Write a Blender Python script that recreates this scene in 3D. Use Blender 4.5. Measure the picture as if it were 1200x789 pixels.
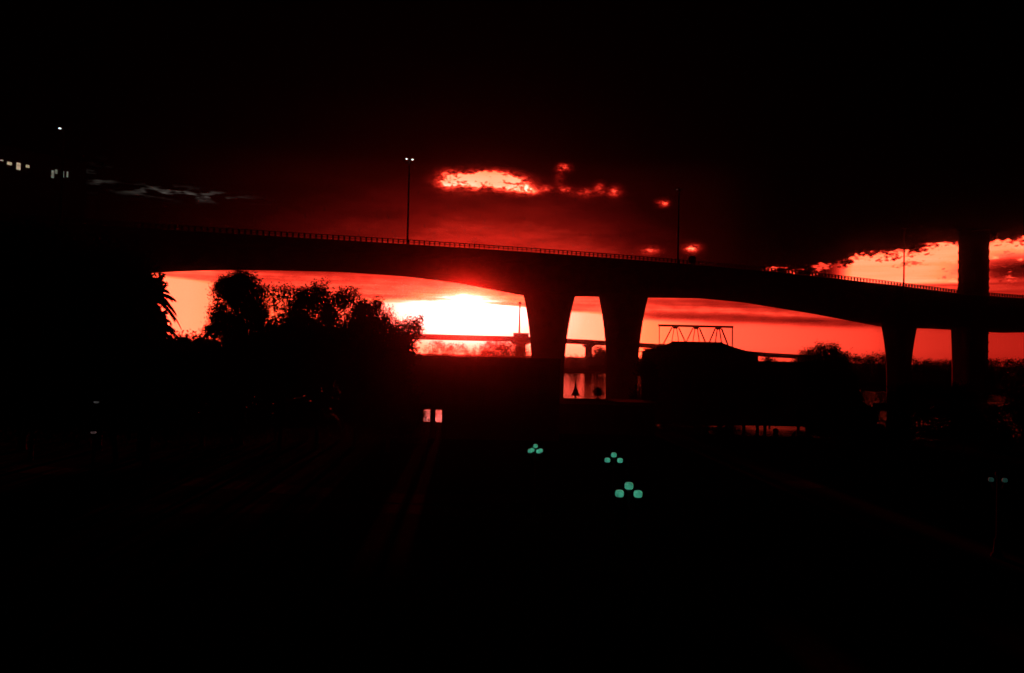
import bpy, math, random
import numpy as np
from mathutils import Vector, Matrix

scn = bpy.context.scene
for o in list(bpy.data.objects):
    bpy.data.objects.remove(o)
C = scn.collection
R = math.radians

# ------------------------------------------------------------------ camera
F = 942.0                       # focal length in photograph pixels (1200 wide)
CAM_Z = 9.5
PITCH, ROLL = 1.307, 1.3
cam_rot = Matrix.Rotation(R(90 + PITCH), 3, 'X') @ Matrix.Rotation(R(ROLL), 3, 'Z')
cd = bpy.data.cameras.new('camera')
cam = bpy.data.objects.new('camera', cd)
C.objects.link(cam)
cam.matrix_world = Matrix.Translation((0, 0, CAM_Z)) @ cam_rot.to_4x4()
cd.sensor_width = 36.0
cd.lens = 36.0 * F / 1200.0
cd.clip_start = 0.1
cd.clip_end = 12000
scn.camera = cam


def ray(px, py):
    return cam_rot @ Vector(((px - 600) / F, (394.5 - py) / F, -1.0))


def at(px, py, Y):
    d = ray(px, py)
    t = Y / d.y
    return Vector((d.x * t, Y, CAM_Z + d.z * t))


def azel(px, py):
    d = ray(px, py).normalized()
    return math.degrees(math.atan2(d.x, d.y)), math.degrees(math.asin(d.z))


# ------------------------------------------------------------------ exposure
scn.render.engine = 'CYCLES'
vs = scn.view_settings
vs.view_transform = 'Standard'
vs.look = 'None'
vs.exposure = 0.0
vs.gamma = 1.0
vs.use_curve_mapping = False
scn.cycles.max_bounces = 3
scn.cycles.diffuse_bounces = 1
scn.cycles.glossy_bounces = 2
scn.cycles.transmission_bounces = 1
scn.cycles.volume_bounces = 0
scn.cycles.use_denoising = True
scn.cycles.denoising_input_passes = 'RGB_ALBEDO'
scn.render.film_transparent = False

# ------------------------------------------------------------------ sky
SUN_PX = (547, 362)
world = bpy.data.worlds.new('World')
scn.world = world
world.use_nodes = True
NT = world.node_tree
NT.nodes.clear()
world.cycles.sampling_method = 'NONE'


class G:
    """tiny node-graph algebra"""
    def __init__(s, nt):
        s.nt = nt

    def new(s, t, **k):
        n = s.nt.nodes.new(t)
        for a, b in k.items():
            setattr(n, a, b)
        return n

    def put(s, sock, v):
        if isinstance(v, (int, float)):
            sock.default_value = v
        elif isinstance(v, (tuple, list)):
            sock.default_value = v
        else:
            s.nt.links.new(v, sock)

    def m(s, op, a, b=0.0, c=0.0, clamp=False):
        n = s.new('ShaderNodeMath', operation=op, use_clamp=clamp)
        s.put(n.inputs[0], a); s.put(n.inputs[1], b); s.put(n.inputs[2], c)
        return n.outputs[0]

    def add(s, *a):
        r = a[0]
        for x in a[1:]:
            r = s.m('ADD', r, x)
        return r

    def mul(s, *a):
        r = a[0]
        for x in a[1:]:
            r = s.m('MULTIPLY', r, x)
        return r

    def sub(s, a, b): return s.m('SUBTRACT', a, b)
    def max(s, a, b): return s.m('MAXIMUM', a, b)

    def step(s, x, lo, hi, o0=0.0, o1=1.0):
        n = s.new('ShaderNodeMapRange', interpolation_type='SMOOTHSTEP', clamp=True)
        s.put(n.inputs[0], x); s.put(n.inputs[1], lo); s.put(n.inputs[2], hi)
        s.put(n.inputs[3], o0); s.put(n.inputs[4], o1)
        return n.outputs[0]

    def lerp(s, a, b, t):
        return s.add(a, s.mul(s.sub(b, a), t))

    def curve(s, x, pts):
        """piecewise smooth function through (x, y) points"""
        xs = [p[0] for p in pts]; ys = [p[1] for p in pts]
        x0, x1, y0, y1 = min(xs), max(xs), min(ys), max(ys)
        n = s.new('ShaderNodeMapRange', clamp=True)
        s.put(n.inputs[0], x)
        n.inputs[1].default_value = x0; n.inputs[2].default_value = x1
        r = s.new('ShaderNodeValToRGB')
        r.color_ramp.interpolation = 'LINEAR'
        el = r.color_ramp.elements
        while len(el) < len(pts):
            el.new(0.5)
        for e, (px, py) in zip(el, sorted(pts)):
            v = (py - y0) / max(1e-6, y1 - y0)
            e.position = (px - x0) / (x1 - x0)
            e.color = (v, v, v, 1)
        s.nt.links.new(n.outputs[0], r.inputs[0])
        return s.add(s.mul(r.outputs[0], y1 - y0), y0)

    def vec(s, x, y, z=0.0):
        n = s.new('ShaderNodeCombineXYZ')
        s.put(n.inputs[0], x); s.put(n.inputs[1], y); s.put(n.inputs[2], z)
        return n.outputs[0]

    def noise(s, v, scale=1.0, detail=5, rough=0.55):
        n = s.new('ShaderNodeTexNoise')
        n.inputs['Scale'].default_value = scale
        n.inputs['Detail'].default_value = detail
        n.inputs['Roughness'].default_value = rough
        s.nt.links.new(v, n.inputs['Vector'])
        return n.outputs[0]

    def gauss2(s, A, E, c, w, amp):
        dx = s.mul(s.sub(A, c[0]), 1.0 / w[0]); dy = s.mul(s.sub(E, c[1]), 1.0 / w[1])
        q = s.add(s.mul(dx, dx), s.mul(dy, dy))
        return s.mul(s.m('EXPONENT', s.mul(q, -1.0)), amp)


g = G(NT)
tc = g.new('ShaderNodeTexCoord')
sep = g.new('ShaderNodeSeparateXYZ')
NT.links.new(tc.outputs['Generated'], sep.inputs[0])
A = g.mul(g.m('ARCTAN2', sep.outputs[0], sep.outputs[1]), 57.29578)          # azimuth, degrees
E = g.mul(g.m('ARCSINE', sep.outputs[2]), 57.29578)                          # elevation, degrees
nb = g.noise(g.vec(g.mul(A, 0.16), g.mul(E, 0.75)), 1.0, 6, 0.6)             # broad streaky cloud
nf = g.noise(g.vec(g.mul(A, 0.9), g.mul(E, 2.0), 7.3), 1.0, 7, 0.62)         # fine torn cloud
ns = g.noise(g.vec(g.mul(A, 0.10), g.mul(E, 2.6), 3.1), 1.0, 5, 0.55)        # thin horizontal streaks
ne = g.noise(g.vec(g.mul(A, 3.2), g.mul(E, 5.0), 1.7), 1.0, 6, .65)               # torn edges
nbc, nfc, nsc, nec = (g.sub(n, 0.5) for n in (nb, nf, ns, ne))
SA, SE = azel(*SUN_PX)
# clear strip near the horizon
strip = g.curve(A, [(-60, 0.0), (-36, .55), (-27, .88), (-22, .885), (-18, .84), (-9, .925), (-3.3, .95), (5, .925),
                    (9, .86), (14, .755), (19, .70), (24, .645), (27, .57), (30, .52), (36, .47), (60, 0.0)])
strip = g.sub(strip, g.curve(E, [(0, .035), (1.0, .0), (6, 0.0)]))
# pale layer of cloud above the strip, seen below the bridge deck
under = g.curve(A, [(-60, .0), (-32, .5), (-24, .70), (-20, .645), (-14, .62), (-3, .66), (6, .65), (12, .66), (20, .62), (26, .57), (36, .42), (60, 0)])
under = g.add(under, g.mul(g.step(E, 6.2, 3.6), .07), g.mul(nsc, .46), g.mul(nfc, .20))
e0 = g.add(g.curve(A, [(-60, 5.0), (-25, 4.75), (-20.5, 4.35), (-17, 3.9), (-12, 3.55), (0, 3.45), (5.2, 3.1), (9, 2.75), (16, 2.55), (26, 2.1), (60, 1.8)]),
           g.mul(nsc, .5))
tilt = g.add(E, g.mul(g.sub(A, 12.0), .028), g.mul(nbc, .5))
bnd = g.add(g.gauss2(A, tilt, (18, 2.95), (14, .28), .31), g.gauss2(A, tilt, (20, 3.95), (12, .40), .32))
bnd = g.mul(bnd, g.step(A, 8.0, 10.5), g.step(ns, .30, .55, .45, 1.1))
low = g.lerp(strip, under, g.step(g.sub(E, e0), -.14, .22))
low = g.sub(low, bnd)
# red afterglow in the cloud above the bridge
upv = g.curve(E, [(5, .60), (6.5, .55), (7.6, .50), (8.6, .43), (9.6, .335), (10.6, .26), (11.8, .195), (12.8, .11), (13.6, .02), (14.4, 0.0), (40, 0.0)])
upl = g.curve(A, [(-60, 0), (-27, 0), (-24, .02), (-20, .16), (-15, .43), (-9, .76), (-5, .96), (1, 1.0), (5, .84), (8.5, .55), (11, .35), (13.5, .22), (16, .05), (18, 0), (60, 0)])
up = g.mul(upv, upl)
up = g.m('MULTIPLY', up, g.add(1.0, g.mul(nbc, .9), g.mul(nfc, .35)))
H = g.lerp(low, up, g.step(E, 5.0, 5.9))
# torn bright breaks
P = 0.0
for (px, py, w, h, amp) in [(528, 211, 17, 10, .95), (556, 212, 24, 11, 1.0), (580, 209, 22, 9, 1.15), (604, 216, 20, 9, .85), (622, 224, 13, 5, .50),
                            (661, 196, 10, 5, .62), (655, 207, 7, 9, .26), (642, 221, 7, 4, .38), (662, 222, 9, 4, .52), (684, 226, 12, 5, .42), (703, 221, 6, 7, .46),
                            (720, 225, 8, 6, .50), (777, 238, 7, 4, .85), (811, 291, 9, 5, .85), (762, 293, 13, 5, .40)]:
    a, e = azel(px, py)
    pz = g.gauss2(A, E, (a, e), (w / 16.44, h / 16.44), amp)
    P = g.add(P, pz)
tear = g.add(.16, g.mul(g.step(nf, .38, .62), .55), g.mul(g.step(ne, .38, .62), .40))
H = g.add(H, g.m('MINIMUM', g.mul(P, g.add(tear, .10), 1.08), .76))
# opening low on the right, torn edge of dark cloud above it
e1 = g.add(g.curve(A, [(-60, 3), (16.0, 5.2), (18.0, 6.5), (20.0, 6.7), (22.4, 6.6), (23.2, 7.05), (26.5, 7.15), (27.0, 7.2), (27.8, 7.6), (31, 7.65), (33, 7.8), (36, 7.8), (40, 7.2), (60, 5)]),
           g.mul(nfc, 2.1), g.mul(nbc, .7), g.mul(nec, 1.2))
op = g.mul(g.step(g.sub(e1, E), -.12, .30), g.max(g.step(A, 20.5, 23.0), g.mul(g.step(nf, .46, .60), .80)), g.step(A, 16.8, 17.8), g.step(A, 58, 38), g.step(E, 4.7, 5.2))
opv = g.add(.882, g.mul(nsc, .12))
a, e = azel(1192, 317)
opv = g.sub(opv, g.mul(g.gauss2(A, E, (a, e), (2.4, .75), 1.0), g.step(nf, .30, .5), .66))
opv = g.sub(opv, g.mul(g.step(nf, .58, .70), .24))
opv = g.sub(opv, g.mul(g.step(ne, .62, .74), .06))
H = g.max(H, g.mul(op, opv))
# sun behind thin cloud
r_in = g.gauss2(A, E, (SA - .1, SE), (2.9, 1.15), .36)
r_out = g.gauss2(A, E, (SA, SE), (7.0, 2.4), .035)
H = g.add(H, g.mul(g.add(r_in, r_out), g.step(E, 5.6, 4.2)))
H = g.m('MINIMUM', g.max(H, 0.0), 1.15)
H = g.mul(H, g.step(E, -1.0, -0.2))
ramp = g.new('ShaderNodeValToRGB')
stops = [(0, (0, 0, 0)), (.12, (.010, .0003, .0002)), (.22, (.045, .001, .0008)), (.35, (.15, .0035, .0022)), (.5, (.48, .013, .007)), (.62, (.88, .036, .018)), (.75, (2.2, .13, .062)),
         (.85, (5.0, .32, .108)), (.93, (8.5, .57, .31)), (1.0, (9.0, 1.7, 1.40)), (1.15, (9, 5.2, 4.8))]
el = ramp.color_ramp.elements
while len(el) < len(stops):
    el.new(.5)
for s_, (p, c) in zip(el, stops):
    s_.position = p / 1.15
    s_.color = (c[0] / 9, c[1] / 9, c[2] / 9, 1)
NT.links.new(g.mul(H, 1 / 1.15), ramp.inputs[0])
bg = g.new('ShaderNodeBackground')
NT.links.new(ramp.outputs[0], bg.inputs[0])
bg.inputs[1].default_value = 9.0
# cold grey light in the cloud far to the left
a1, e1_ = azel(212, 227); a2, e2_ = azel(116, 207)
grey = g.add(g.gauss2(A, E, (a1, e1_), (2.8, .28), 1.0), g.gauss2(A, E, (a2, e2_), (.55, .55), .5))
ng = g.noise(g.vec(g.mul(A, .75), g.mul(E, 3.4), 4.4), 1.0, 4, .5)
grey = g.mul(grey, g.step(ng, .50, .72), .11)
bg2 = g.new('ShaderNodeBackground')
bg2.inputs[0].default_value = (1.0, .86, .76, 1)
NT.links.new(grey, bg2.inputs[1])
ash = g.new('ShaderNodeAddShader')
NT.links.new(bg.outputs[0], ash.inputs[0]); NT.links.new(bg2.outputs[0], ash.inputs[1])
wo = g.new('ShaderNodeOutputWorld')
NT.links.new(ash.outputs[0], wo.inputs[0])

# ------------------------------------------------------------------ sun
sl = bpy.data.lights.new('sun', 'SUN')
sl.energy = 5.0
sl.angle = R(0.5)
sl.color = (1.0, .014, .007)
so = bpy.data.objects.new('sun', sl)
C.objects.link(so)
so.rotation_euler = (-ray(*SUN_PX)).to_track_quat('-Z', 'Y').to_euler()
so.location = (0, 0, 120)

# ------------------------------------------------------------------ materials
MATS = {}


def mat(name, col, rough=.7, metal=0.0, var=.35, scale=3.0, bump=.0, emit=None, estr=0.0):
    if name in MATS:
        return MATS[name]
    m = bpy.data.materials.new(name)
    m.use_nodes = True
    nt = m.node_tree
    b = nt.nodes['Principled BSDF']
    k = G(nt)
    t = k.new('ShaderNodeTexCoord')
    n = k.new('ShaderNodeTexNoise')
    n.inputs['Scale'].default_value = scale
    n.inputs['Detail'].default_value = 6
    nt.links.new(t.outputs['Object'], n.inputs['Vector'])
    r = k.new('ShaderNodeValToRGB')
    r.color_ramp.elements[0].position = .3
    r.color_ramp.elements[1].position = .7
    r.color_ramp.elements[0].color = (*[c * (1 - var) for c in col], 1)
    r.color_ramp.elements[1].color = (*[min(1, c * (1 + var)) for c in col], 1)
    nt.links.new(n.outputs[0], r.inputs[0])
    nt.links.new(r.outputs[0], b.inputs['Base Color'])
    b.inputs['Roughness'].default_value = rough
    b.inputs['Metallic'].default_value = metal
    b.inputs['Specular IOR Level'].default_value = .5 if rough < .6 else 0.0
    if emit:
        m.cycles.emission_sampling = 'NONE'
    if bump:
        bp = k.new('ShaderNodeBump')
        bp.inputs['Strength'].default_value = bump
        nt.links.new(n.outputs[0], bp.inputs['Height'])
        nt.links.new(bp.outputs[0], b.inputs['Normal'])
    if emit:
        e = k.new('ShaderNodeValToRGB')
        e.color_ramp.elements[0].position = .3
        e.color_ramp.elements[1].position = .7
        e.color_ramp.elements[0].color = (*[c * .45 for c in emit], 1)
        e.color_ramp.elements[1].color = (*[min(1, c * 1.2) for c in emit], 1)
        nt.links.new(n.outputs[0], e.inputs[0])
        nt.links.new(e.outputs[0], b.inputs['Emission Color'])
        b.inputs['Emission Strength'].default_value = estr
    MATS[name] = m
    return m


concrete = mat('concrete', (.22, .21, .20), .85, var=.2, scale=.6, bump=.15)
asphalt = mat('asphalt', (.05, .05, .05), .9, scale=8)
steel = mat('weathered_steel', (.07, .055, .045), .7, 0.0, scale=2)
dark_metal = mat('dark_metal', (.06, .06, .06), .7, 0.0, scale=5)
grass = mat('grass', (.022, .042, .014), .95, scale=2.5)
soil = mat('soil', (.06, .05, .04), .95, scale=1.0)
paving = mat('paving', (.05, .048, .045), .85, var=.15, scale=1.5)
leaf_a = mat('leaf_dark', (.035, .06, .02), .75, scale=1.2)
leaf_b = mat('leaf_mid', (.05, .085, .025), .75, scale=1.2)
leaf_c = mat('leaf_olive', (.055, .07, .03), .75, scale=1.2)
bark = mat('bark', (.07, .05, .035), .95, scale=6, bump=.6)
plaster = mat('plaster', (.07, .06, .055), .85, var=.12, scale=1)
roofing = mat('roofing', (.06, .055, .05), .8, scale=2, bump=.2)
timber = mat('timber', (.09, .06, .04), .8, scale=4, bump=.2)
glass_dark = mat('dark_glass', (.06, .06, .06), .08, var=.1)
van_paint = mat('van_paint', (.10, .10, .11), .35, var=.05)
rubber = mat('rubber', (.02, .02, .02), .9)
canvas = mat('canvas', (.16, .05, .04), .9, var=.15)
clay = mat('terracotta', (.22, .09, .05), .85)
globe_lit = mat('lit_globe', (.5, .6, .55), .3, scale=5, emit=(.035, .235, .145), estr=1.0)
globe_dim = mat('dim_globe', (.2, .24, .22), .8, scale=5, emit=(.006, .022, .018), estr=1.0)
lamp_white = mat('lit_lamp', (.6, .6, .6), .3, emit=(.9, .88, .85), estr=3.0)
lamp_faint = mat('faint_lamp', (.6, .6, .6), .3, emit=(.025, .025, .025), estr=1.0)
lens_off = mat('unlit_lens', (.06, .06, .06), .8)
win_warm = mat('lit_window', (.2, .2, .2), .4, scale=.7, emit=(.50, .36, .23), estr=1.0)
win_pale = mat('pale_lit_window', (.2, .2, .2), .4, scale=.7, emit=(.14, .14, .11), estr=1.0)
path_light = mat('dim_path_light', (.3, .3, .3), .4, emit=(.05, .03, .03), estr=1.0)


def water_mat():
    m = bpy.data.materials.new('river_water')
    m.use_nodes = True
    nt = m.node_tree
    nt.nodes.remove(nt.nodes['Principled BSDF'])
    k = G(nt)
    t = k.new('ShaderNodeTexCoord')
    mp = k.new('ShaderNodeMapping')
    mp.inputs['Scale'].default_value = (.35, 1.0, 1)
    nt.links.new(t.outputs['Object'], mp.inputs[0])
    n1 = k.noise(mp.outputs[0], .45, 4, .55)
    n2 = k.noise(mp.outputs[0], .07, 2, .5)
    hgt = k.add(k.mul(n1, .35), k.mul(n2, .8))
    bp = k.new('ShaderNodeBump')
    bp.inputs['Strength'].default_value = .4
    bp.inputs['Distance'].default_value = .5
    nt.links.new(hgt, bp.inputs['Height'])
    body = k.new('ShaderNodeBsdfDiffuse')
    body.inputs[0].default_value = (.012, .014, .013, 1)
    gl = k.new('ShaderNodeBsdfAnisotropic')
    gl.inputs['Roughness'].default_value = .12
    fr = k.new('ShaderNodeFresnel')
    fr.inputs[0].default_value = 1.33
    for n_ in (body, gl, fr):
        nt.links.new(bp.outputs[0], n_.inputs['Normal'])
    mx = k.new('ShaderNodeMixShader')
    nt.links.new(k.mul(fr.outputs[0], .52), mx.inputs[0])      # wind-ruffled, murky surface
    nt.links.new(body.outputs[0], mx.inputs[1]); nt.links.new(gl.outputs[0], mx.inputs[2])
    nt.links.new(mx.outputs[0], nt.nodes['Material Output'].inputs['Surface'])
    return m


# ------------------------------------------------------------------ mesh helpers
class MB:
    def __init__(s):
        s.v = []; s.f = []

    def quad8(s, p):
        b = len(s.v)
        s.v += [tuple(q) for q in p]
        s.f += [tuple(b + i for i in f) for f in ((0, 3, 2, 1), (4, 5, 6, 7), (0, 1, 5, 4), (1, 2, 6, 5), (2, 3, 7, 6), (3, 0, 4, 7))]
        return s

    def box(s, x0, x1, y0, y1, z0, z1):
        return s.quad8([(x0, y0, z0), (x1, y0, z0), (x1, y1, z0), (x0, y1, z0), (x0, y0, z1), (x1, y0, z1), (x1, y1, z1), (x0, y1, z1)])

    def bar(s, a, b, w, h=None):
        a = Vector(a); b = Vector(b); h = h or w
        d = (b - a).normalized()
        up = Vector((0, 0, 1)) if abs(d.z) < .95 else Vector((0, 1, 0))
        x = d.cross(up).normalized(); y = x.cross(d).normalized()
        q = []
        for p in (a, b):
            q += [p - x * w / 2 - y * h / 2, p + x * w / 2 - y * h / 2, p + x * w / 2 + y * h / 2, p - x * w / 2 + y * h / 2]
        return s.quad8(q)

    def loft(s, rings, cap=True):
        b = len(s.v); n = len(rings[0])
        for r in rings:
            s.v += [tuple(p) for p in r]
        for i in range(len(rings) - 1):
            for j in range(n):
                k = (j + 1) % n
                s.f.append((b + i * n + j, b + i * n + k, b + (i + 1) * n + k, b + (i + 1) * n + j))
        if cap:
            s.f.append(tuple(b + j for j in reversed(range(n))))
            s.f.append(tuple(b + (len(rings) - 1) * n + j for j in range(n)))
        return s

    def tube(s, pts, rad, n=8):
        pts = [Vector(p) for p in pts]
        rings = []
        for i, p in enumerate(pts):
            d = (pts[min(i + 1, len(pts) - 1)] - pts[max(i - 1, 0)]).normalized()
            up = Vector((1, 0, 0)) if abs(d.x) < .8 else Vector((0, 1, 0))
            x = d.cross(up).normalized(); y = d.cross(x).normalized()
            r = rad[i] if isinstance(rad, (list, tuple)) else rad
            rings.append([p + (x * math.cos(t) + y * math.sin(t)) * r for t in (2 * math.pi * j / n for j in range(n))])
        return s.loft(rings)

    def lathe(s, prof, n=16, c=(0, 0, 0)):
        return s.loft([[(c[0] + r * math.cos(2 * math.pi * j / n), c[1] + r * math.sin(2 * math.pi * j / n), c[2] + z) for j in range(n)] for r, z in prof])

    def prism(s, poly, z0, z1):
        return s.loft([[(x, y, z0) for x, y in poly], [(x, y, z1) for x, y in poly]])

    def sphere(s, c, r, n=14, m=8):
        return s.lathe([(max(r * math.sin(math.pi * i / m), r * .01), -r * math.cos(math.pi * i / m)) for i in range(m + 1)], n, c)

    def acorn(s, c, r, n=18, m=14):
        prof = []
        for i in range(m + 1):
            z = -1 + 2 * i / m
            prof.append((max(r * (1 - abs(z) ** 3.2) ** (1 / 2.6), r * .02), z * r * .88))
        return s.lathe(prof, n, c)

    def mesh(s, name, smooth=False):
        me = bpy.data.meshes.new(name)
        me.from_pydata(s.v, [], s.f)
        me.update()
        if smooth:
            for p in me.polygons:
                p.use_smooth = True
        return me

    def build(s, name, m, parent=None, smooth=False):
        return link(name, s.mesh(name, smooth), m, parent)


def link(name, me, m, parent=None):
    if m and not me.materials:
        me.materials.append(m)
    o = bpy.data.objects.new(name, me)
    C.objects.link(o)
    if parent:
        o.parent = parent
    return o


def tag(o, label=None, cat=None, group=None, kind=None):
    if label: o['label'] = label
    if cat: o['category'] = cat
    if group: o['group'] = group
    if kind: o['kind'] = kind
    return o


def thing(name, label, cat, loc=(0, 0, 0), rz=0.0, group=None):
    o = bpy.data.objects.new(name, None)
    o.empty_display_size = .3
    C.objects.link(o)
    o.location = loc
    o.rotation_euler = (0, 0, rz)
    return tag(o, label, cat, group)


def copy_tree(o, parent=None):
    c = o.copy()
    C.objects.link(c)
    c.parent = parent
    for ch in list(o.children):
        copy_tree(ch, c)
    return c


# ------------------------------------------------------------------ setting: water, banks, paths
WATER = water_mat()
w = MB(); w.v = [(-6000, 60, 0), (6000, 60, 0), (6000, 9000, 0), (-6000, 9000, 0)]; w.f = [(0, 1, 2, 3)]
tag(w.build('river', WATER), 'dark river reflecting the red sunset sky', kind='structure')

BANK_Z = .8
near_poly = [(-900, -300), (900, -300), (900, 84), (140, 88), (60, 92), (19, 92), (17, 102), (-48, 102), (-62, 125), (-70, 420), (-900, 420)]
tag(MB().prism(near_poly, -2.0, BANK_Z).build('ground', grass), 'dark grass of the near river bank', kind='structure')
far_poly = [(-3000, 520), (-300, 476), (60, 471), (96, 420), (112, 320), (122, 286), (180, 272), (900, 262), (8000, 240), (8000, 9000), (-6000, 9000), (-6000, 520)]
tag(MB().prism(far_poly, -2.0, 1.0).build('far_bank', soil), 'low far bank of the river', kind='structure')


def strip_path(name, pts, wd, z, m):
    mb = MB()
    L = []; Rr = []
    for i, p in enumerate(pts):
        a = Vector(pts[max(0, i - 1)]); b = Vector(pts[min(len(pts) - 1, i + 1)])
        d = (b - a).normalized(); n = Vector((-d.y, d.x))
        L.append(Vector(p) + n * wd / 2); Rr.append(Vector(p) - n * wd / 2)
    for i in range(len(pts)):
        mb.v += [(L[i].x, L[i].y, z), (Rr[i].x, Rr[i].y, z)]
    for i in range(len(pts) - 1):
        mb.f.append((2 * i, 2 * i + 1, 2 * i + 3, 2 * i + 2))
    return tag(mb.build(name, m), kind='structure')


strip_path('garden_path', [(-60, 36), (-30, 42), (-6, 45), (3, 43), (7, 34), (6, 24), (0, 12), (-6, -10)], 2.6, BANK_Z + .006, paving)
strip_path('riverside_path', [(60, 80), (30, 62), (8, 50), (-6, 48), (-40, 58), (-90, 62)], 3.0, BANK_Z + .012, paving)

# ------------------------------------------------------------------ viaduct
BA = Vector((-15.67, 119.0)); BD = Vector((93.3, 39.7)).normalized(); BN = Vector((-BD.y, BD.x))


def hit(px, py, off):
    """point where the sight line meets the vertical plane lying `off` metres behind the bridge's near edge"""
    d = ray(px, py)
    o2 = BA + BN * off
    k = (o2.x * BN.x + o2.y * BN.y) / (d.x * BN.x + d.y * BN.y)
    p = Vector((d.x * k, d.y * k, CAM_Z + d.z * k))
    s = (Vector((p.x, p.y)) - BA).dot(BD)
    return s, p.z


def bp(s, n, z):
    q = BA + BD * s + BN * n
    return Vector((q.x, q.y, z))


rail = [hit(*p, 0.0) for p in [(0, 250), (69, 254.8), (200, 262.6), (320, 270), (476, 280.5), (640, 292.5), (700, 297), (795, 303.6), (870, 309.8), (950, 318), (1060, 332), (1120, 339.8), (1200, 350.3)]]
rc = np.polyfit([a for a, b in rail], [b for a, b in rail], 4)
S0, S1 = -62.0, 150.0


def ztop(s):
    s = min(max(s, -58), 118)
    return float(np.polyval(rc, s))


sof = [hit(*p, 14.5) for p in [(80, 334), (130, 325), (195, 318.8), (260, 316.5), (320, 317), (400, 319), (475, 324), (540, 332.5), (612, 346.5), (640, 349), (686, 347.3), (730, 349.5), (765, 349), (820, 349.8), (870, 354.5), (950, 367.5), (1037, 384), (1092, 385.5), (1157, 389.5), (1200, 391.2)]]
sofx = [a for a, b in sof]; sofz = [b for a, b in sof]


def zsof(s):
    return float(np.mean([np.interp(s + d, sofx, sofz) for d in (-1.5, -.75, 0, .75, 1.5)]))


bridge = thing('viaduct', 'long black concrete viaduct with arched underside and flared piers crossing the sunset', 'bridge', (BA.x, BA.y, 0))
inv = -Vector((BA.x, BA.y, 0))


def bbuild(mb, name, m, parent=None, smooth=False):
    if parent is None:
        mb.v = [(x - BA.x, y - BA.y, z) for x, y, z in mb.v]
    else:
        mb.v = [(x - BA.x, y - BA.y, z) for x, y, z in mb.v]
    return mb.build(name, m, parent or bridge, smooth)


RAIL_H, PAR_H = .72, .80
ss = np.arange(S0, S1 + .1, 2.0)
dk, gd, pn, pf, rd = MB(), MB(), MB(), MB(), MB()
DW = 18.0
rings = {k: [] for k in 'dgnfr'}
for s in ss:
    zr = ztop(s); zd = zr - RAIL_H - PAR_H
    rings['d'].append([bp(s, 0, zd - .35), bp(s, 3.2, zd - .9), bp(s, DW - 3.2, zd - .9), bp(s, DW, zd - .35), bp(s, DW, zd), bp(s, 0, zd)])
    zs = zsof(s)
    rings['g'].append([bp(s, 3.6, zs), bp(s, 14.5, zs), bp(s, 14.9, zd - .87), bp(s, 3.2, zd - .87)])
    rings['n'].append([bp(s, 0.02, zd + .003), bp(s, .42, zd + .003), bp(s, .30, zd + PAR_H), bp(s, .05, zd + PAR_H)])
    rings['f'].append([bp(s, DW - .42, zd + .003), bp(s, DW - .02, zd + .003), bp(s, DW - .05, zd + PAR_H), bp(s, DW - .30, zd + PAR_H)])
for k, mb, nm, m in (('d', dk, 'deck_slab', concrete), ('g', gd, 'box_girder', concrete), ('n', pn, 'near_parapet', concrete), ('f', pf, 'far_parapet', concrete)):
    mb.loft(rings[k])
    bbuild(mb, nm, m)
for s in ss:
    zd = ztop(s) - RAIL_H - PAR_H
    rd.v += [tuple(bp(s, .6, zd + .006)), tuple(bp(s, DW - .6, zd + .006))]
for i in range(len(ss) - 1):
    rd.f.append((2 * i, 2 * i + 1, 2 * i + 3, 2 * i + 2))
bbuild(rd, 'roadway', asphalt)
for off, nm in ((.18, 'near_railing'), (DW - .18, 'far_railing')):
    mb = MB()
    for i in range(len(ss) - 1):
        a, b = ss[i], ss[i + 1]
        for h, wd in ((RAIL_H - .06, .12), (RAIL_H * .5, .06)):
            mb.bar(bp(a, off, ztop(a) - RAIL_H + h), bp(b, off, ztop(b) - RAIL_H + h), .10, wd)
    for s in np.arange(S0 + .5, S1, .8):
        z = ztop(s)
        mb.bar(bp(s, off, z - RAIL_H + .002), bp(s, off, z - .1), .16, .42)
    o = bbuild(mb, nm, dark_metal)
    o['kind'] = 'stuff'


def pier(px_mid, py_mid, w_s, w_n, flare=3.4, nc=9.0, fl_left=1.0, fl_right=1.0):
    s, _ = hit(px_mid, py_mid, nc)
    zt = zsof(s) + .4
    mb = MB()
    rr = []
    N = 14
    for i in range(N + 1):
        t = i / N
        z = -2 + (zt + 2) * t
        u = max(0, (t - .34) / .66)
        e = flare / 2 * (u ** 2.1)
        hl = w_s / 2 + e * fl_left; hr = w_s / 2 + e * fl_right; hn = w_n / 2 + .25 * e; c = .45
        ring = [(-hl + c, -hn), (hr - c, -hn), (hr, -hn + c), (hr, hn - c), (hr - c, hn), (-hl + c, hn), (-hl, hn - c), (-hl, -hn + c)]
        rr.append([bp(s + a, nc + b, z) for a, b in ring])
    mb.loft(rr)
    p = bbuild(mb, 'pier', concrete)
    ft = MB()
    a, b = w_s / 2 + 1.6, w_n / 2 + 1.6
    ft.loft([[bp(s + x, nc + y, z) for x, y in ((-a, -b), (a, -b), (a, b), (-a, b))] for z in (-2.2, .9)])
    bbuild(ft, 'footing', concrete, p)
    return s


pier(642.5, 400, 4.9, 3.6, 3.5)
pier(729.5, 400, 4.9, 3.6, 3.5)
pier(1053.5, 405, 4.2, 3.2, 3.0)
pier(1134.5, 410, 5.6, 4.2, 2.2, fl_left=.2)
pier(120, 380, 4.9, 3.6, 3.5)
pier(205, 380, 4.9, 3.6, 3.5) if False else None


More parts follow.
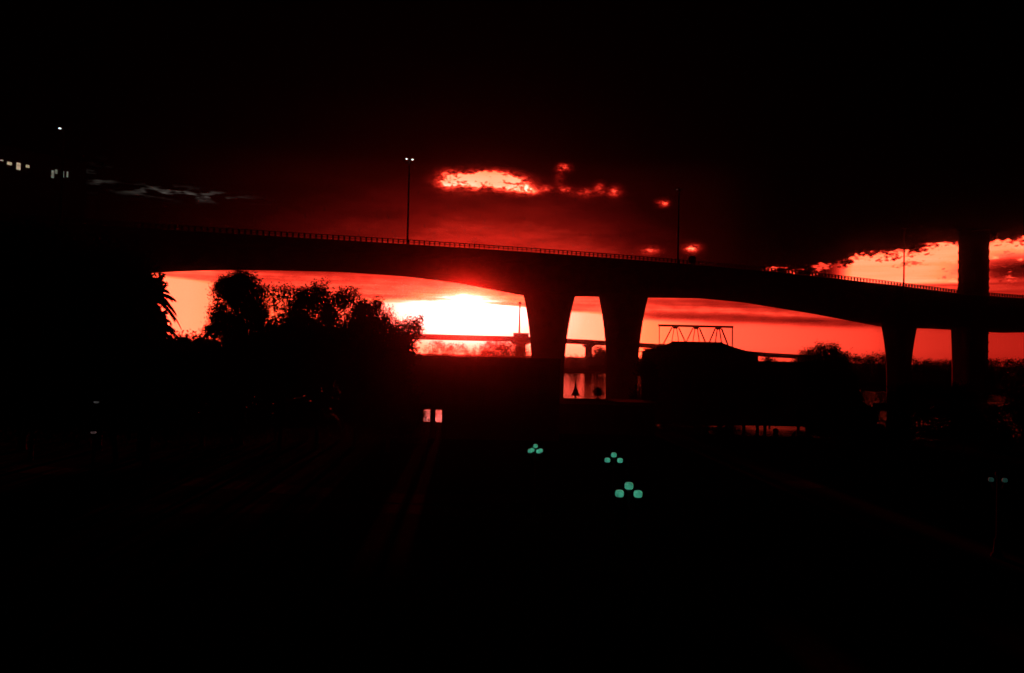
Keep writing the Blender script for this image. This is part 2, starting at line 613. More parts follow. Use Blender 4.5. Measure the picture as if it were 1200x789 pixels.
# bridge lamps
def bridge_lamp(px, py_top, label, lit, m_lamp, single=False):
    s, _ = hit(px, 300, .55)
    zd = ztop(s) - RAIL_H - PAR_H
    p = bp(s, .55, zd)
    zt = hit(px, py_top, .55)[1]
    h = zt - zd
    ang = math.atan2(BD.y, BD.x)
    t = thing('bridge_lamp', label, 'street lamp', p, ang, 'twin lamps along the viaduct')
    MB().tube([(0, 0, 0), (0, 0, .5), (0, 0, h * .6), (0, 0, h)], [.26, .17, .14, .11], 8).build('pole', dark_metal, t)
    MB().box(-.35, .35, -.35, .35, .004, .10).build('base_plate', dark_metal, t)
    MB().tube([(-.5, 0, h + .02), (-.25, 0, h - .02), (0, 0, h - .12), (.25, 0, h - .02), (.5, 0, h + .02)], .06, 6).build('arm', dark_metal, t)
    for sg in (-1, 1):
        hd = MB().loft([[(sg * x, y * wdt, z) for x, y in ((.18, -1), (.72, -1), (.72, 1), (.18, 1))] for wdt, z in ((.20, h - .02), (.20, h + .07), (.12, h + .13))]).build('lamp_head', dark_metal, t)
        MB().lathe([(.13, -.09), (.17, -.04), (.17, -.003)], 10, (sg * .45, 0, h - .02)).build('lens', m_lamp if (lit or sg < 0) and not (single and sg > 0) else lens_off, hd)
    return t


bridge_lamp(69.5, 150, 'lit lamp standing on the viaduct at the far left, above the dark trees', True, lamp_white, True)
bridge_lamp(477, 186, 'tall twin lamp with two white lights on the viaduct against the red sky', True, lamp_white)
bridge_lamp(794.5, 222, 'dark lamp on the viaduct beside the vehicle roof, left of the bright cloud scrap', False, lamp_faint)
bridge_lamp(1059.5, 268, 'thin dark lamp post on the viaduct against the orange cloud gap at right', False, lens_off)

# small cabinet standing up behind the railing
s, _ = hit(811.5, 303, .9)
zd = ztop(s) - RAIL_H - PAR_H
cb = thing('roadside_cabinet', 'small dark round-topped box on the viaduct railing right of a lamp post', 'cabinet', bp(s, .95, zd + .006), math.atan2(BD.y, BD.x))
MB().box(-.42, .42, -.3, .3, .003, 1.3).build('plinth', concrete, cb)
MB().loft([[(x * k, y * k, z) for x, y in ((-.52, -.36), (.52, -.36), (.52, .36), (-.52, .36))] for z, k in ((1.303, .96), (1.36, 1), (2.15, 1), (2.32, .86), (2.42, .55))]).build('housing', dark_metal, cb)
MB().box(-.4, .4, -.385, -.363, 1.45, 2.05).build('door', dark_metal, cb)

# ------------------------------------------------------------------ railway bridge beyond the river bend
def rY(px):
    return 1.0 / (1 / 480. - (px - 505) * (1 / 480. - 1 / 640.) / 430.)


rpy = [(380, 389), (505, 391.8), (620, 394.8), (690, 398.2), (760, 402.5), (800, 405.5), (860, 410.0), (900, 413.6), (935, 415.6), (962, 417)]
rp = [at(px, py, rY(px)) for px, py in rpy]
base = rp[1].copy(); base.z = 0
rb = thing('railway_bridge', 'low dark railway bridge with steel truss span seen under the viaduct', 'bridge', base)
RW = Vector((.20, .98, 0)) * 5.5


def rbuild(mb, name, m, parent=None):
    mb.v = [(x - base.x, y - base.y, z - base.z) for x, y, z in mb.v]
    return mb.build(name, m, parent or rb)


for i in range(len(rp) - 1):
    mb = MB()
    a, b = rp[i], rp[i + 1]
    mb.quad8([a - Vector((0, 0, 3.3)), b - Vector((0, 0, 3.3)), b - Vector((0, 0, 3.3)) + RW, a - Vector((0, 0, 3.3)) + RW, a, b, b + RW, a + RW])
    rbuild(mb, 'deck_girder', steel)
    mb = MB()
    for k in range(1, 2 * int((b - a).length / 6)):
        q = a + (b - a) * (k / (2 * int((b - a).length / 6)))
        mb.box(q.x - .06, q.x + .06, q.y + .1, q.y + .22, q.z + .003, q.z + .45)
    o = rbuild(mb, 'walkway_posts', steel)
    o['kind'] = 'stuff'


def rpoint(px):
    xs = [p[0] for p in rpy]
    py = float(np.interp(px, xs, [p[1] for p in rpy]))
    return at(px, py, rY(px))


for px, wd in ((430, 5), (610.5, 6.5), (690.5, 4.2), (765, 6), (858, 6), (958, 12)):
    p = rpoint(px)
    mb = MB()
    mb.loft([[(p.x + sx * wd / 2 * k, p.y + (0 if sy < 0 else 6), z) for sx, sy in ((-1, -1), (1, -1), (1, 1), (-1, 1))] for z, k in ((-2, 1.15), (p.z - 5.3, .95))])
    q = rbuild(mb, 'pier', concrete)
    cp = MB()
    cp.loft([[(p.x + sx * wd * k, p.y + (-.8 if sy < 0 else 6.8), z) for sx, sy in ((-1, -1), (1, -1), (1, 1), (-1, 1))] for z, k in ((p.z - 5.25, .55), (p.z - 4.1, .95), (p.z - 3.35, .95))])
    rbuild(cp, 'pier_cap', concrete, q)
# truss span
tx = [772.5, 858.5]
T0, T1 = rpoint(tx[0]), rpoint(tx[1])
topL, topR = at(772.5, 381.3, rY(772.5)), at(858.5, 383.2, rY(858.5))
for plane in (0, 1):
    off = RW * plane
    L = lambda t: T0.lerp(T1, t) + off
    U = lambda t: topL.lerp(topR, t) + off
    tr = MB().bar(U(-.008), U(1.008), .9, 1.35)
    rbuild(tr, 'top_chord', steel)
    rbuild(MB().bar(L(0), L(1), .6, .8), 'bottom_chord', steel)
    for t in (0, 1):
        rbuild(MB().bar(L(t), U(t), .42), 'end_post', steel)
    for nc_ in (.21, .49, .80):
        gp = U(nc_)
        rbuild(MB().quad8([gp + Vector((dx, dy, dz)) for dy in (-.35, .35) for dx, dz in ((-2.1, -.7), (-1.2, -2.2), (1.2, -2.2), (2.1, -.7))]) if False else
               MB().loft([[gp + Vector((dx, dy, dz)) for dx, dz in ((-2.3, -.6), (-1.3, -2.1), (1.3, -2.1), (2.3, -.6))] for dy in (-.4, .4)]), 'gusset', steel)
        for dt, w_ in ((-.16, .55), (-.055, .42), (.055, .42), (.16, .55)):
            rbuild(MB().bar(U(nc_ + dt * .28) - Vector((0, 0, 1.4)), L(min(max(nc_ + dt, .02), .98)), w_), 'diagonal', steel)
for t in (0, .21, .49, .80, 1):
    a = topL.lerp(topR, t)
    rbuild(MB().bar(a, a + RW, .5), 'cross_beam', steel)
# signal mast on the railway bridge
p = rpoint(608.5)
ms = thing('signal_mast', 'thin signal mast rising from the railway bridge left of the viaduct pier', 'mast', p + Vector((0, 2, .003)))
hm = at(608.5, 353.5, rY(608.5)).z - p.z
MB().tube([(0, 0, 0), (0, 0, hm)], [.55, .42], 8).build('pole', steel, ms)
MB().box(-.95, .95, -.6, .6, hm - 1.6, hm - .2).build('signal_head', dark_metal, ms)
MB().box(-.7, .7, -.5, .5, .002, 1.3).build('base_box', dark_metal, ms)
hut = tag(MB().box(-5.2, 4.6, -2, 2, 0, 2.0).box(-5.5, 4.9, -2.3, 2.3, 2.003, 2.3).build('equipment_cabin', steel), 'small dark cabin on the railway bridge at the foot of the mast', 'cabin')
hut.location = p + Vector((1.5, 4.6, .003))

# ------------------------------------------------------------------ towers
# left tower with lit windows
P0, P1 = at(-60, 300, 192), at(98, 300, 216)
dirx = (P1 - P0); dirx.z = 0; Lw = dirx.length; dirx.normalize()
tw = thing('tower_block', 'dark tower block at far left edge with a few lit windows', 'building', (P0.x, P0.y, .8), math.atan2(dirx.y, dirx.x))
H1 = at(50, 182, 206).z - .8
MB().box(0, Lw, .25, 24, 0, H1).build('wall', plaster, tw)
rf = MB().box(-.3, Lw + .3, -.05, 24.3, H1 + .003, H1 + .7).build('roof', roofing, tw)
MB().box(Lw * .35, Lw * .6, 8, 15, H1 + .703, H1 + 2.6).build('lift_housing', plaster, rf)


def tw_hit(px, py):
    d = ray(px, py)
    n = Vector((-dirx.y, dirx.x, 0))
    k = (Vector((P0.x, P0.y, 0)).dot(n)) / (d.dot(n))
    q = Vector((d.x * k, d.y * k, CAM_Z + d.z * k))
    return (q - P0).dot(dirx) if False else ((q.x - P0.x) * dirx.x + (q.y - P0.y) * dirx.y), q.z - .8


def tw_window(px0, py0, px1, py1, m):
    a, z1 = tw_hit(px0, py0); b, z0 = tw_hit(px1, py1)
    z0, z1 = min(z0, z1), max(z0, z1)
    f = MB().box(a - .08, b + .08, .10, .247, z0 - .08, z1 + .08).build('window', dark_metal, tw)
    MB().box(a, b, .06, .097, z0, z1).build('pane', m, f)


for q in ((0.5, 187, 4, 189), (8.5, 189.5, 14, 194), (19.5, 190.5, 24, 199.5), (30.5, 193, 34.5, 197)):
    tw_window(*q, win_warm)
for q in ((60.5, 199.5, 63.3, 209), (64.8, 198.5, 67.3, 204), (73.5, 200.5, 75, 208.5), (78.3, 201, 79.9, 208)):
    tw_window(*q, win_pale)
for fl in range(6):
    for k in range(7):
        x = 3 + k * (Lw - 6) / 6.5
        z = 30 + fl * 3.3
        f = MB().box(x, x + 1.6, .10, .247, z, z + 1.5).build('window', dark_metal, tw)
        MB().box(x + .1, x + 1.5, .06, .097, z + .1, z + 1.4).build('pane', glass_dark, f)

# right tower behind the deck
Yt = 300
a0, a1 = at(1121.5, 345, Yt), at(1159.5, 345, Yt)
zt = at(1143, 276, Yt).z
tr = thing('tower', 'narrow dark tower rising behind the viaduct at right into black cloud', 'building', ((a0.x + a1.x) / 2, Yt, 1.0), 0)
tr.rotation_euler = (0, 0, -math.atan2((a0.x + a1.x) / 2, Yt))
hw = ((a1.x - a0.x) / 2) * math.cos(math.atan2((a0.x + a1.x) / 2, Yt)) - .25
MB().box(-hw, hw, 0, 9, 0, zt).build('wall', plaster, tr)
nfl = int(zt / 3.4)
for i in range(1, nfl + 1):
    z = i * 3.4
    MB().box(-hw - .22, hw + .22, -.4, 9.4, z, z + .35).build('floor_ledge', plaster, tr)
    for k in range(4):
        x = -hw + .7 + k * (2 * hw - 1.0) / 4
        f = MB().box(x, x + 1.7, -.08, -.003, z - 2.6, z - .5).build('window', dark_metal, tr)
        MB().box(x + .1, x + 1.6, -.13, -.083, z - 2.5, z - .6).build('pane', glass_dark, f)
MB().box(-hw - .3, hw + .3, -.5, 9.5, zt + .003, zt + .9).build('roof', roofing, tr)

# ------------------------------------------------------------------ riverside buildings
# long low building with an open passage
def X(px, Y):
    return at(px, 414, Y).x


Yf, Yb = 82.0, 86.0
lb = thing('riverside_building', 'long black flat-roofed building with an open passage glowing red below the trees', 'building', (X(560, Yf), Yf, BANK_Z))
ox = X(560, Yf)
zr = at(560, 418.5, Yf).z - BANK_Z
zp = at(508, 480.5, Yf).z - BANK_Z
xl, xr = X(452, Yf) - ox, X(657, Yf) - ox
pl, pr = X(498.2, Yb) - ox, X(519.5, Yf) - ox
MB().box(xl, xr, 0, Yb - Yf, zp + .003, zr - .35).build('upper_wall', plaster, lb)
MB().box(xl, pl, .05, Yb - Yf - .05, 0, zp).build('left_wall', plaster, lb)
MB().box(pr, xr, .05, Yb - Yf - .05, 0, zp).build('right_wall', plaster, lb)
MB().box(xl - .3, xr + .05, -.3, Yb - Yf + .3, zr - .347, zr).build('roof', roofing, lb)
cx = X(508.3, Yf) - ox
MB().box(cx - .26, cx + .26, .3, .8, 0, zp).build('column', concrete, lb)
cx = X(497.7, Yf) - ox
MB().bar((X(514, Yb) - ox, 3.2, 0), (X(511.5, Yb) - ox - .1, 3.2, zp), .16, .16).build('brace', steel, lb)
for k in range(8):
    x = pr + 1.0 + k * 1.25
    for z in (zp + .9, zp + 3.2):
        if x + .8 < xr and z + 1.4 < zr - .4:
            f = MB().box(x, x + .85, -.06, -.003, z, z + 1.4).build('window', dark_metal, lb)
            MB().box(x + .07, x + .78, -.09, -.063, z + .07, z + 1.33).build('pane', glass_dark, f)

# terrace pavilion with parapet
Yp = 90.0
px0, px1 = X(625, Yp), X(772, Yp)  # left end carried further to shut out a sun streak
zt_ = at(686, 470.3, Yp).z
tp = thing('terrace_pavilion', 'low flat terrace pavilion whose straight roof edge cuts off the lit water', 'building', ((px0 + px1) / 2, Yp, BANK_Z))
hw = (px1 - px0) / 2
hh = zt_ - BANK_Z
MB().box(-hw + .3, hw - .3, .3, 5.5, 0, hh - .35).build('wall', plaster, tp)
MB().box(-hw, hw, 0, 5.8, hh - .347, hh).build('terrace_slab', concrete, tp)
for k in range(6):
    x = -hw + .9 + k * (2 * hw - 1.6) / 6
    f = MB().box(x, x + 1.2, .22, .297, .8, 2.4).build('window', dark_metal, tp)
    MB().box(x + .08, x + 1.12, .18, .217, .88, 2.32).build('pane', glass_dark, f)
# folded parasol
q = at(674.2, 470.3, Yp + 2); sc = (Yp + 2) / F
pa = thing('parasol', 'half folded cone-shaped parasol silhouetted on the terrace roof before red water', 'parasol', (q.x, q.y, zt_ + .001))
MB().lathe([(.28, 0), (.28, .06), (.08, .09)], 14).build('base', concrete, pa)
hp = 22 * sc
MB().tube([(0, 0, .05), (0, 0, hp * .98)], [.10, .05], 8).build('pole', timber, pa)
MB().lathe([(4.8 * sc, 5.2 * sc), (4.9 * sc, 5.8 * sc), (3.3 * sc, 9 * sc), (2.0 * sc, 13 * sc), (1.35 * sc, 16 * sc), (1.0 * sc, 19 * sc), (.3 * sc, 21.5 * sc)], 10).build('canopy', canvas, pa)
MB().sphere((0, 0, hp), .07).build('finial', timber, pa)


# ------------------------------------------------------------------ foliage
def leaf_mesh(name, lobes, n, leaf, seed, m, surf=.42, droop=0.0):
    rng = np.random.default_rng(seed)
    w_ = np.array([l[3] * l[4] * l[5] for l in lobes]) ** .75
    w_ = w_ / w_.sum()
    idx = rng.choice(len(lobes), n, p=w_)
    L = np.array([l[:6] for l in lobes])[idx]
    d = rng.normal(size=(n, 3)); d /= np.linalg.norm(d, axis=1)[:, None]
    r = rng.random(n) ** surf
    # clumps: pull leaves toward nearby twig centres
    p = L[:, :3] + d * L[:, 3:6] * r[:, None]
    k = max(8, n // 20)
    tw_ = p[rng.choice(n, k)]
    tid = rng.integers(0, k, n)
    p = tw_[tid] * .82 + p[rng.permutation(n)] * 0 + .18 * tw_[tid] + rng.normal(size=(n, 3)) * leaf * 1.45
    nrm = rng.normal(size=(n, 3)); nrm /= np.linalg.norm(nrm, axis=1)[:, None]
    t = np.cross(nrm, rng.normal(size=(n, 3))); t /= np.linalg.norm(t, axis=1)[:, None]
    b = np.cross(nrm, t)
    if droop:
        t[:, 2] -= droop
    s = leaf * rng.uniform(.6, 1.25, n)[:, None]
    V = np.stack([p - t * s * .1, p + t * s * .5 + b * s * .30, p + t * s * 1.15, p + t * s * .5 - b * s * .30], 1).reshape(-1, 3)
    me = bpy.data.meshes.new(name)
    me.vertices.add(4 * n); me.vertices.foreach_set('co', V.astype(np.float32).ravel())
    me.loops.add(4 * n); me.loops.foreach_set('vertex_index', np.arange(4 * n, dtype=np.int32))
    me.polygons.add(n)
    me.polygons.foreach_set('loop_start', np.arange(0, 4 * n, 4, dtype=np.int32))
    me.polygons.foreach_set('loop_total', np.full(n, 4, dtype=np.int32))
    me.update(calc_edges=True)
    me.validate()
    me.materials.append(m)
    return me


def trunk_mesh(lobes, h0, rad, seed, n=7):
    rnd = random.Random(seed)
    mb = MB()
    cz = min(l[2] for l in lobes)
    top = Vector((sum(l[0] for l in lobes) / len(lobes), sum(l[1] for l in lobes) / len(lobes), max(h0, cz)))
    mb.tube([(0, 0, -.3), (0, 0, .25), (top.x * .3, top.y * .3, top.z * .5), top], [rad * 1.5, rad, rad * .8, rad * .5], n)
    big = sorted(l[3] for l in lobes)[-min(len(lobes), 6)]
    for l in lobes:
        if l[3] < big:
            continue
        c = Vector(l[:3])
        a = Vector((top.x * .25, top.y * .25, top.z * rnd.uniform(.35, .7)))
        m_ = a.lerp(c, .5) + Vector((rnd.uniform(-.2, .2), 0, rnd.uniform(0, .3)))
        mb.tube([a, m_, c + Vector((0, 0, l[5] * .4))], [rad * .5, rad * .3, rad * .08], 5)
    return mb.mesh('trunk')


def tree(name, label, base, lobes, n, leaf, seed, m, cat='tree', group=None, rad=.22, **kw):
    t = thing(name, label, cat, base, 0, group)
    link('crown', leaf_mesh('crown', lobes, n, leaf, seed, m, **kw), None, t)
    link('trunk', trunk_mesh(lobes, .5, rad, seed), bark, t)
    return t


def px_lobes(Y, base_px, items, depth=.8, z0=BANK_Z, bumps=4):
    """lobes given in photograph pixels (cx, cy, rx, ry) at distance Y, turned into metres about the tree's foot"""
    bx = X(base_px, Y)
    k = Y / F
    out = []
    rnd = random.Random(int(base_px * 7 + Y))
    for cx_, cy_, rx_, ry_ in items:
        c = at(cx_, cy_, Y)
        y_ = rnd.uniform(-.5, .5) * rx_ * k
        out.append((c.x - bx, y_, c.z - z0, rx_ * k, max(rx_, ry_) * k * depth, ry_ * k))
        for _ in range(bumps):
            th = rnd.uniform(-.5, math.pi + .5); f = rnd.uniform(.16, .34); q = rnd.uniform(.8, 1.02)
            out.append((c.x - bx + math.cos(th) * rx_ * k * q, y_ + rnd.uniform(-.5, .5) * rx_ * k, c.z - z0 + math.sin(th) * ry_ * k * q, rx_ * k * f, rx_ * k * f, min(rx_, ry_) * k * f))
    return (bx, Y, z0), out


def ptree(name, label, Y, base_px, items, n, leaf, seed, m, bumps=4, **kw):
    b, lobes = px_lobes(Y, base_px, items, bumps=bumps)
    return tree(name, label, b, lobes, n, leaf, seed, m, **kw)


# ball tree in a pot on the terrace
q = at(700.3, 470.3, Yp + 2)
bt = thing('potted_tree', 'small ball-shaped potted tree on the terrace roof beside the parasol', 'plant', (q.x, q.y, zt_ + .001))
MB().lathe([(.16, 0), (.22, .3), (.24, .33), (.2, .33), (.18, .28)], 14).build('pot', clay, bt)
MB().tube([(0, 0, .25), (.02, 0, .6), (0, 0, .95)], [.05, .04, .03], 6).build('trunk', bark, bt)
link('crown', leaf_mesh('crown', [(0, 0, 10.2 * sc, 3.9 * sc, 3.9 * sc, 5.2 * sc)], 1500, .12, 5, leaf_a), None, bt)

# ------------------------------------------------------------------ pavilion on piles with a sweeping hip roof
Yh = 112.0
hx0, hx1 = X(762, Yh), X(897, Yh)
hc = (hx0 + hx1) / 2
hp_ = thing('pile_pavilion', 'black riverside pavilion on piles with a broad sweeping hip roof before the truss', 'building', (hc, Yh, 0))
zfl = at(880, 496.5, Yh).z
zea = at(880, 414.5, Yh).z
zri = at(830, 400.6, Yh).z
half = (hx1 - hx0) / 2
dep = 14.0
ra, rbx = X(800, Yh) - hc, X(860, Yh) - hc
rings = []
for i in range(9):
    t = i / 8
    k = t ** .72 if True else t
    z = zea + (zri - zea) * (1 - (1 - t) ** 1.0)
    sw = t ** .62                                   # bell-cast: flat at the eaves, steeper above
    xl_, xr_ = -half + (ra + half) * sw, half + (rbx - half) * sw
    yl_, yr_ = -.6 + (dep / 2 - .3) * sw, dep + .6 - (dep / 2 - .3) * sw
    rings.append([(xl_, yl_, z), (xr_, yl_, z), (xr_, yr_, z), (xl_, yr_, z)])
MB().loft(rings).build('roof', roofing, hp_)
MB().box(ra - .2, rbx + .2, dep / 2 - .25, dep / 2 + .25, zri + .003, zri + .12).build('ridge_cap', roofing, hp_)
MB().box(-half + 1.0, half - .8, .6, dep - .6, zfl + .003, zea - .003).build('wall', timber, hp_)
wx1 = X(962, Yh) - hc
MB().box(-half - .2, half - .4, -.2, dep + .2, zfl - .28, zfl).build('platform', timber, hp_)
MB().box(half - .397, wx1, -.15, 4.2, zfl - .27, zfl - .01).build('wing_platform', timber, hp_)
zw = at(920, 424.0, Yh).z
MB().box(half - .797, wx1 - .6, 1.0, 3.6, zfl + .003, zw - .3).build('side_wing', timber, hp_)
MB().box(half - .6, wx1 - .3, .7, 3.9, zw - .297, zw).build('wing_roof', roofing, hp_)
for k in range(9):
    x = -half + 1.6 + k * 1.62
    if x + 1.1 < half - 1:
        for z in (zfl + 1.0, zfl + 4.2):
            f = MB().box(x, x + 1.1, .52, .597, z, z + 1.9).build('window', dark_metal, hp_)
            MB().box(x + .08, x + 1.02, .48, .517, z + .08, z + 1.82).build('pane', glass_dark, f)
for pxk in (764, 790, 806, 818, 847, 857, 873.5, 898.5, 948, 960):
    x = X(pxk, Yh) - hc
    for y in ((.2, dep - .4) if pxk < 897 else (.3, 3.7)):
        MB().tube([(x, y, -2), (x, y, zfl - .283)], .24 if pxk != 857 else .4, 8).build('pile', timber, hp_)
MB().box(X(846, Yh) - hc, X(863, Yh) - hc, 3, 5, .1, zfl - .29).build('pile_screen', timber, hp_)
bx_ = at(909, 507, Yh - 14)
# small mooring post seen before the red water
tag(MB().lathe([(.30, -2.5), (.30, .95), (.36, .98), (.36, 1.15), (.12, 1.3)], 12).build('mooring_post', timber), 'stubby dark mooring post against the dull red water below the pavilion', 'post').location = (bx_.x, Yh - 14, 0.0)

# ------------------------------------------------------------------ trees on the near bank
# palm at the left of the bright gap
def frond(mb, az, elev, length, droop, rng, wid=.58):
    d = Vector((math.cos(az), math.sin(az), 0))
    side = Vector((-d.y, d.x, 0))
    pts = []
    N = 12
    for i in range(N + 1):
        t = i / N
        x = length * t * math.cos(elev) * (1 - .12 * t * t)
        z = length * t * math.sin(elev) - droop * t * t
        pts.append(d * x + Vector((0, 0, z)))
    mb.tube(pts, [.045 - .038 * i / N for i in range(N + 1)], 5)
    for i in range(1, N * 3):
        t = i / (N * 3)
        a = pts[int(t * N)].lerp(pts[min(N, int(t * N) + 1)], t * N - int(t * N))
        ll = wid * (1.15 - .75 * abs(t - .4) * 1.4) * rng.uniform(.8, 1.15)
        fw = (pts[min(N, int(t * N) + 1)] - pts[int(t * N)]).normalized()
        for sg in (-1, 1):
            tip = a + (side * sg * .75 + fw * .65 + Vector((0, 0, -.55 - .3 * rng.random()))).normalized() * ll
            b = len(mb.v)
            e = fw * .085
            mid = a.lerp(tip, .5)
            mb.v += [tuple(a - e), tuple(mid - e), tuple(tip), tuple(mid + e), tuple(a + e)]
            mb.f.append((b, b + 1, b + 2, b + 3, b + 4))


def palm(label, px, py, Y, nfr, length, seed, rad=.24):
    rng = random.Random(seed)
    c = at(px, py, Y)
    t = thing('palm_tree', label, 'palm', (c.x, Y, BANK_Z))
    h = c.z - BANK_Z
    tb = MB()
    pts = []; rr = []
    for i in range(25):
        q = i / 24
        pts.append((math.sin(q * 2) * .12, 0, h * q - .2)); rr.append(rad * (1.25 - .35 * q) * (1.0 if i % 2 else 1.1))
    tb.tube(pts, rr, 10).build('trunk', bark, t)
    for i in range(nfr):
        mb = MB()
        lvl = i / nfr
        el_ = R(75 - 125 * lvl + rng.uniform(-8, 8))
        frond(mb, i * 2.39996 + rng.uniform(-.2, .2), el_, length * rng.uniform(.85, 1.1), length * (.42 + .25 * lvl) * rng.uniform(.8, 1.1), rng)
        mb.v = [(x + math.sin(2) * .12, y, z + h - .2) for x, y, z in mb.v]
        mb.build('frond', leaf_a, t)
    return t


palm('shaggy palm with drooping fronds at the left end of the bright sky gap', 171, 342, 62, 54, 2.75, 3)
palm('shorter palm below the shaggy one, fronds fanning over the hedge', 176, 378, 58, 40, 2.3, 8, .2)

ptree('broadleaf_tree', 'large black tree at far left edge under the viaduct', 66, 30, [(20, 300, 50, 38), (-10, 345, 50, 40), (55, 345, 48, 42), (20, 395, 70, 40)], 26000, .34, 11, leaf_a, rad=.35)
ptree('broadleaf_tree', 'large black tree between the left edge tree and the palms', 67, 118, [(110, 312, 45, 36), (90, 350, 45, 40), (140, 345, 38, 42), (120, 395, 58, 38), (150, 375, 32, 45), (160, 335, 24, 28)], 28000, .34, 12, leaf_b, rad=.33)
ptree('round_tree', 'tall dense round-topped tree right of the bright gap, touching the viaduct underside', 74, 280,
      [(279, 338, 18, 17), (262, 344, 12, 10), (297, 347, 14, 13), (282, 362, 25, 24), (255, 366, 9, 11), (270, 384, 24, 15), (254, 378, 7, 9), (300, 375, 13, 22), (291, 330, 12, 9), (268, 332, 9, 8), (280, 327, 10, 7)], 42000, .17, 21, leaf_a, rad=.28, surf=.40)
ptree('open_tree', 'open thin-leaved tree with sky glinting through beside the dense round tree', 77, 326,
      [(322, 347, 13, 10), (330, 360, 13, 13), (316, 376, 11, 11), (334, 343, 8, 7), (340, 376, 12, 12), (322, 384, 14, 9)], 3800, .19, 22, leaf_b, rad=.14)
ptree('broadleaf_tree', 'dense flat-topped tree in the middle of the left tree row', 78, 362,
      [(350, 355, 14, 13), (368, 350, 15, 12), (362, 374, 25, 22), (381, 362, 13, 18), (345, 380, 13, 18), (381, 338, 2.5, 9), (356, 344, 4, 5), (371, 341, 4, 5)], 17500, .19, 23, leaf_a, rad=.25)
ptree('broadleaf_tree', 'tree with ragged twiggy top right of the flat-topped tree', 80, 404,
      [(402, 350, 12, 10), (409, 345, 8, 8), (394, 356, 10, 14), (398, 370, 16, 16), (415, 368, 13, 18), (388, 382, 14, 14), (417, 343, 3, 4), (424, 384, 12, 10)], 8800, .18, 24, leaf_b, rad=.16)
ptree('broadleaf_tree', 'rounded smaller tree left of the sun glare', 81, 432,
      [(432, 363, 14, 11), (441, 359, 6, 8), (425, 377, 15, 14), (442, 379, 12, 14)], 8800, .19, 25, leaf_a, rad=.16)
ptree('open_tree', 'sparse tree with light breaking through at the edge of the sun glare', 82, 455,
      [(453, 371, 8, 12), (458, 381, 11, 10), (447, 385, 10, 10)], 2300, .18, 26, leaf_b, rad=.1)
ptree('open_tree', 'small sparse round bush-like tree nearest the white sun', 83, 482,
      [(482, 378, 13, 9), (488, 384, 10, 7), (474, 386, 11, 7), (484, 389, 15, 6), (465, 386, 9, 8)], 2900, .18, 27, leaf_b, rad=.1)
# lower, denser front row
front = [(198, 404, 'dark bushy tree below the palms at the foot of the bright gap'), (240, 405, 'dark bushy tree right under the bright sky gap'),
         (286, 400, 'dark bushy tree in front of the dense round tree'), (330, 391, 'dark bushy tree below the open thin-leaved tree'),
         (374, 389, 'dark bushy tree below the flat-topped tree'), (418, 390, 'dark bushy tree below the rounded smaller tree'),
         (457, 397, 'dark bushy tree at the right end of the left tree row, beside the flat roof')]
for i, (px, top, lab) in enumerate(front):
    w_ = 30
    ptree('bushy_tree', lab, 70 + (i % 3) * 1.7, px, [(px, top + 14, w_, 20), (px - 8, top + 46, w_, 32), (px + 6, top + 82, w_, 32), (px - 10, top + 6, 18, 12), (px + 13, top + 5, 16, 11)], 24000, .24, 40 + i, (leaf_a, leaf_b, leaf_c)[i % 3], rad=.2, group='front row of bushy trees')
ptree('bushy_tree', 'dark bushy tree filling the left foreground under the edge tree', 60, 40, [(30, 430, 60, 40), (60, 470, 60, 40), (0, 470, 50, 40)], 16000, .36, 52, leaf_a, rad=.2, group='front row of bushy trees')
ptree('bushy_tree', 'dark bushy tree under the palms in the left foreground', 60, 140, [(130, 430, 56, 40), (160, 465, 52, 40), (105, 470, 50, 40)], 16000, .36, 53, leaf_c, rad=.2, group='front row of bushy trees')

# hedge added to block sun streaks and the view under the trees
hl = []
for px in range(-60, 490, 9):
    for hz_ in (1.0, 2.3, 3.2):
        hl.append((X(px, 77), 77 + random.Random(px).uniform(-.3, .3), BANK_Z + hz_ - .4, .75, .8, .8))
tag(link('hedge', leaf_mesh('hedge', hl, 26000, .2, 311, leaf_c), None), 'long low added hedge blocking sun streaks under the left tree row', 'hedge')

for a_, b_, Yq, tops, lab, sd in ((775, 826, 91, (.8, 1.5), 'short added hedge blocking the sun streak between terrace and pavilion', 312), (985, 1275, 86.5, (.8, 1.6), 'low added hedge hiding red water sparkles on the right bank below the shrubs', 313)):
    hl = []  # both added: one stops a sun streak, the other hides water sparkles
    for px in range(a_, b_, 7):
        for hz_ in tops:
            hl.append((X(px, Yq), Yq + random.Random(px).uniform(-.2, .2), BANK_Z + hz_ - .3, .6, .55, .6))
    tag(link('hedge', leaf_mesh('hedge', hl, 230 * len(hl), .17, sd, leaf_c), None), lab, 'hedge')

# right bank: round tree and shrubs
ptree('round_tree', 'broad dome-shaped tree on the bank right of the pavilion', 98, 966, [(964, 419, 21, 15), (948, 425, 14, 13), (980, 423, 15, 12), (964, 411, 11, 6), (966, 446, 33, 26), (966, 478, 34, 26), (976, 502, 26, 14)], 46000, .18, 61, leaf_a, rad=.3, surf=.40)
ptree('shrub', 'dark tall shrub between the right twin pier and the pavilion', 100, 758, [(757, 432, 9, 10), (760, 450, 14, 16), (757, 468, 14, 14)], 5000, .24, 69, leaf_a, cat='shrub', rad=.1)
ptree('shrub', 'dark shrub at the right end of the pavilion roof, under the railway deck', 106, 903, [(900, 423, 6, 5), (904, 430, 8, 8), (903, 445, 10, 12), (903, 465, 12, 14)], 7000, .18, 68, leaf_c, cat='shrub', rad=.1, bumps=2)
ptree('shrub', 'dark thick shrub under the dome-shaped tree at the water edge', 88, 974, [(962, 482, 20, 16), (988, 484, 18, 16), (972, 505, 30, 18)], 9000, .2, 67, leaf_c, cat='shrub', rad=.1, bumps=2)
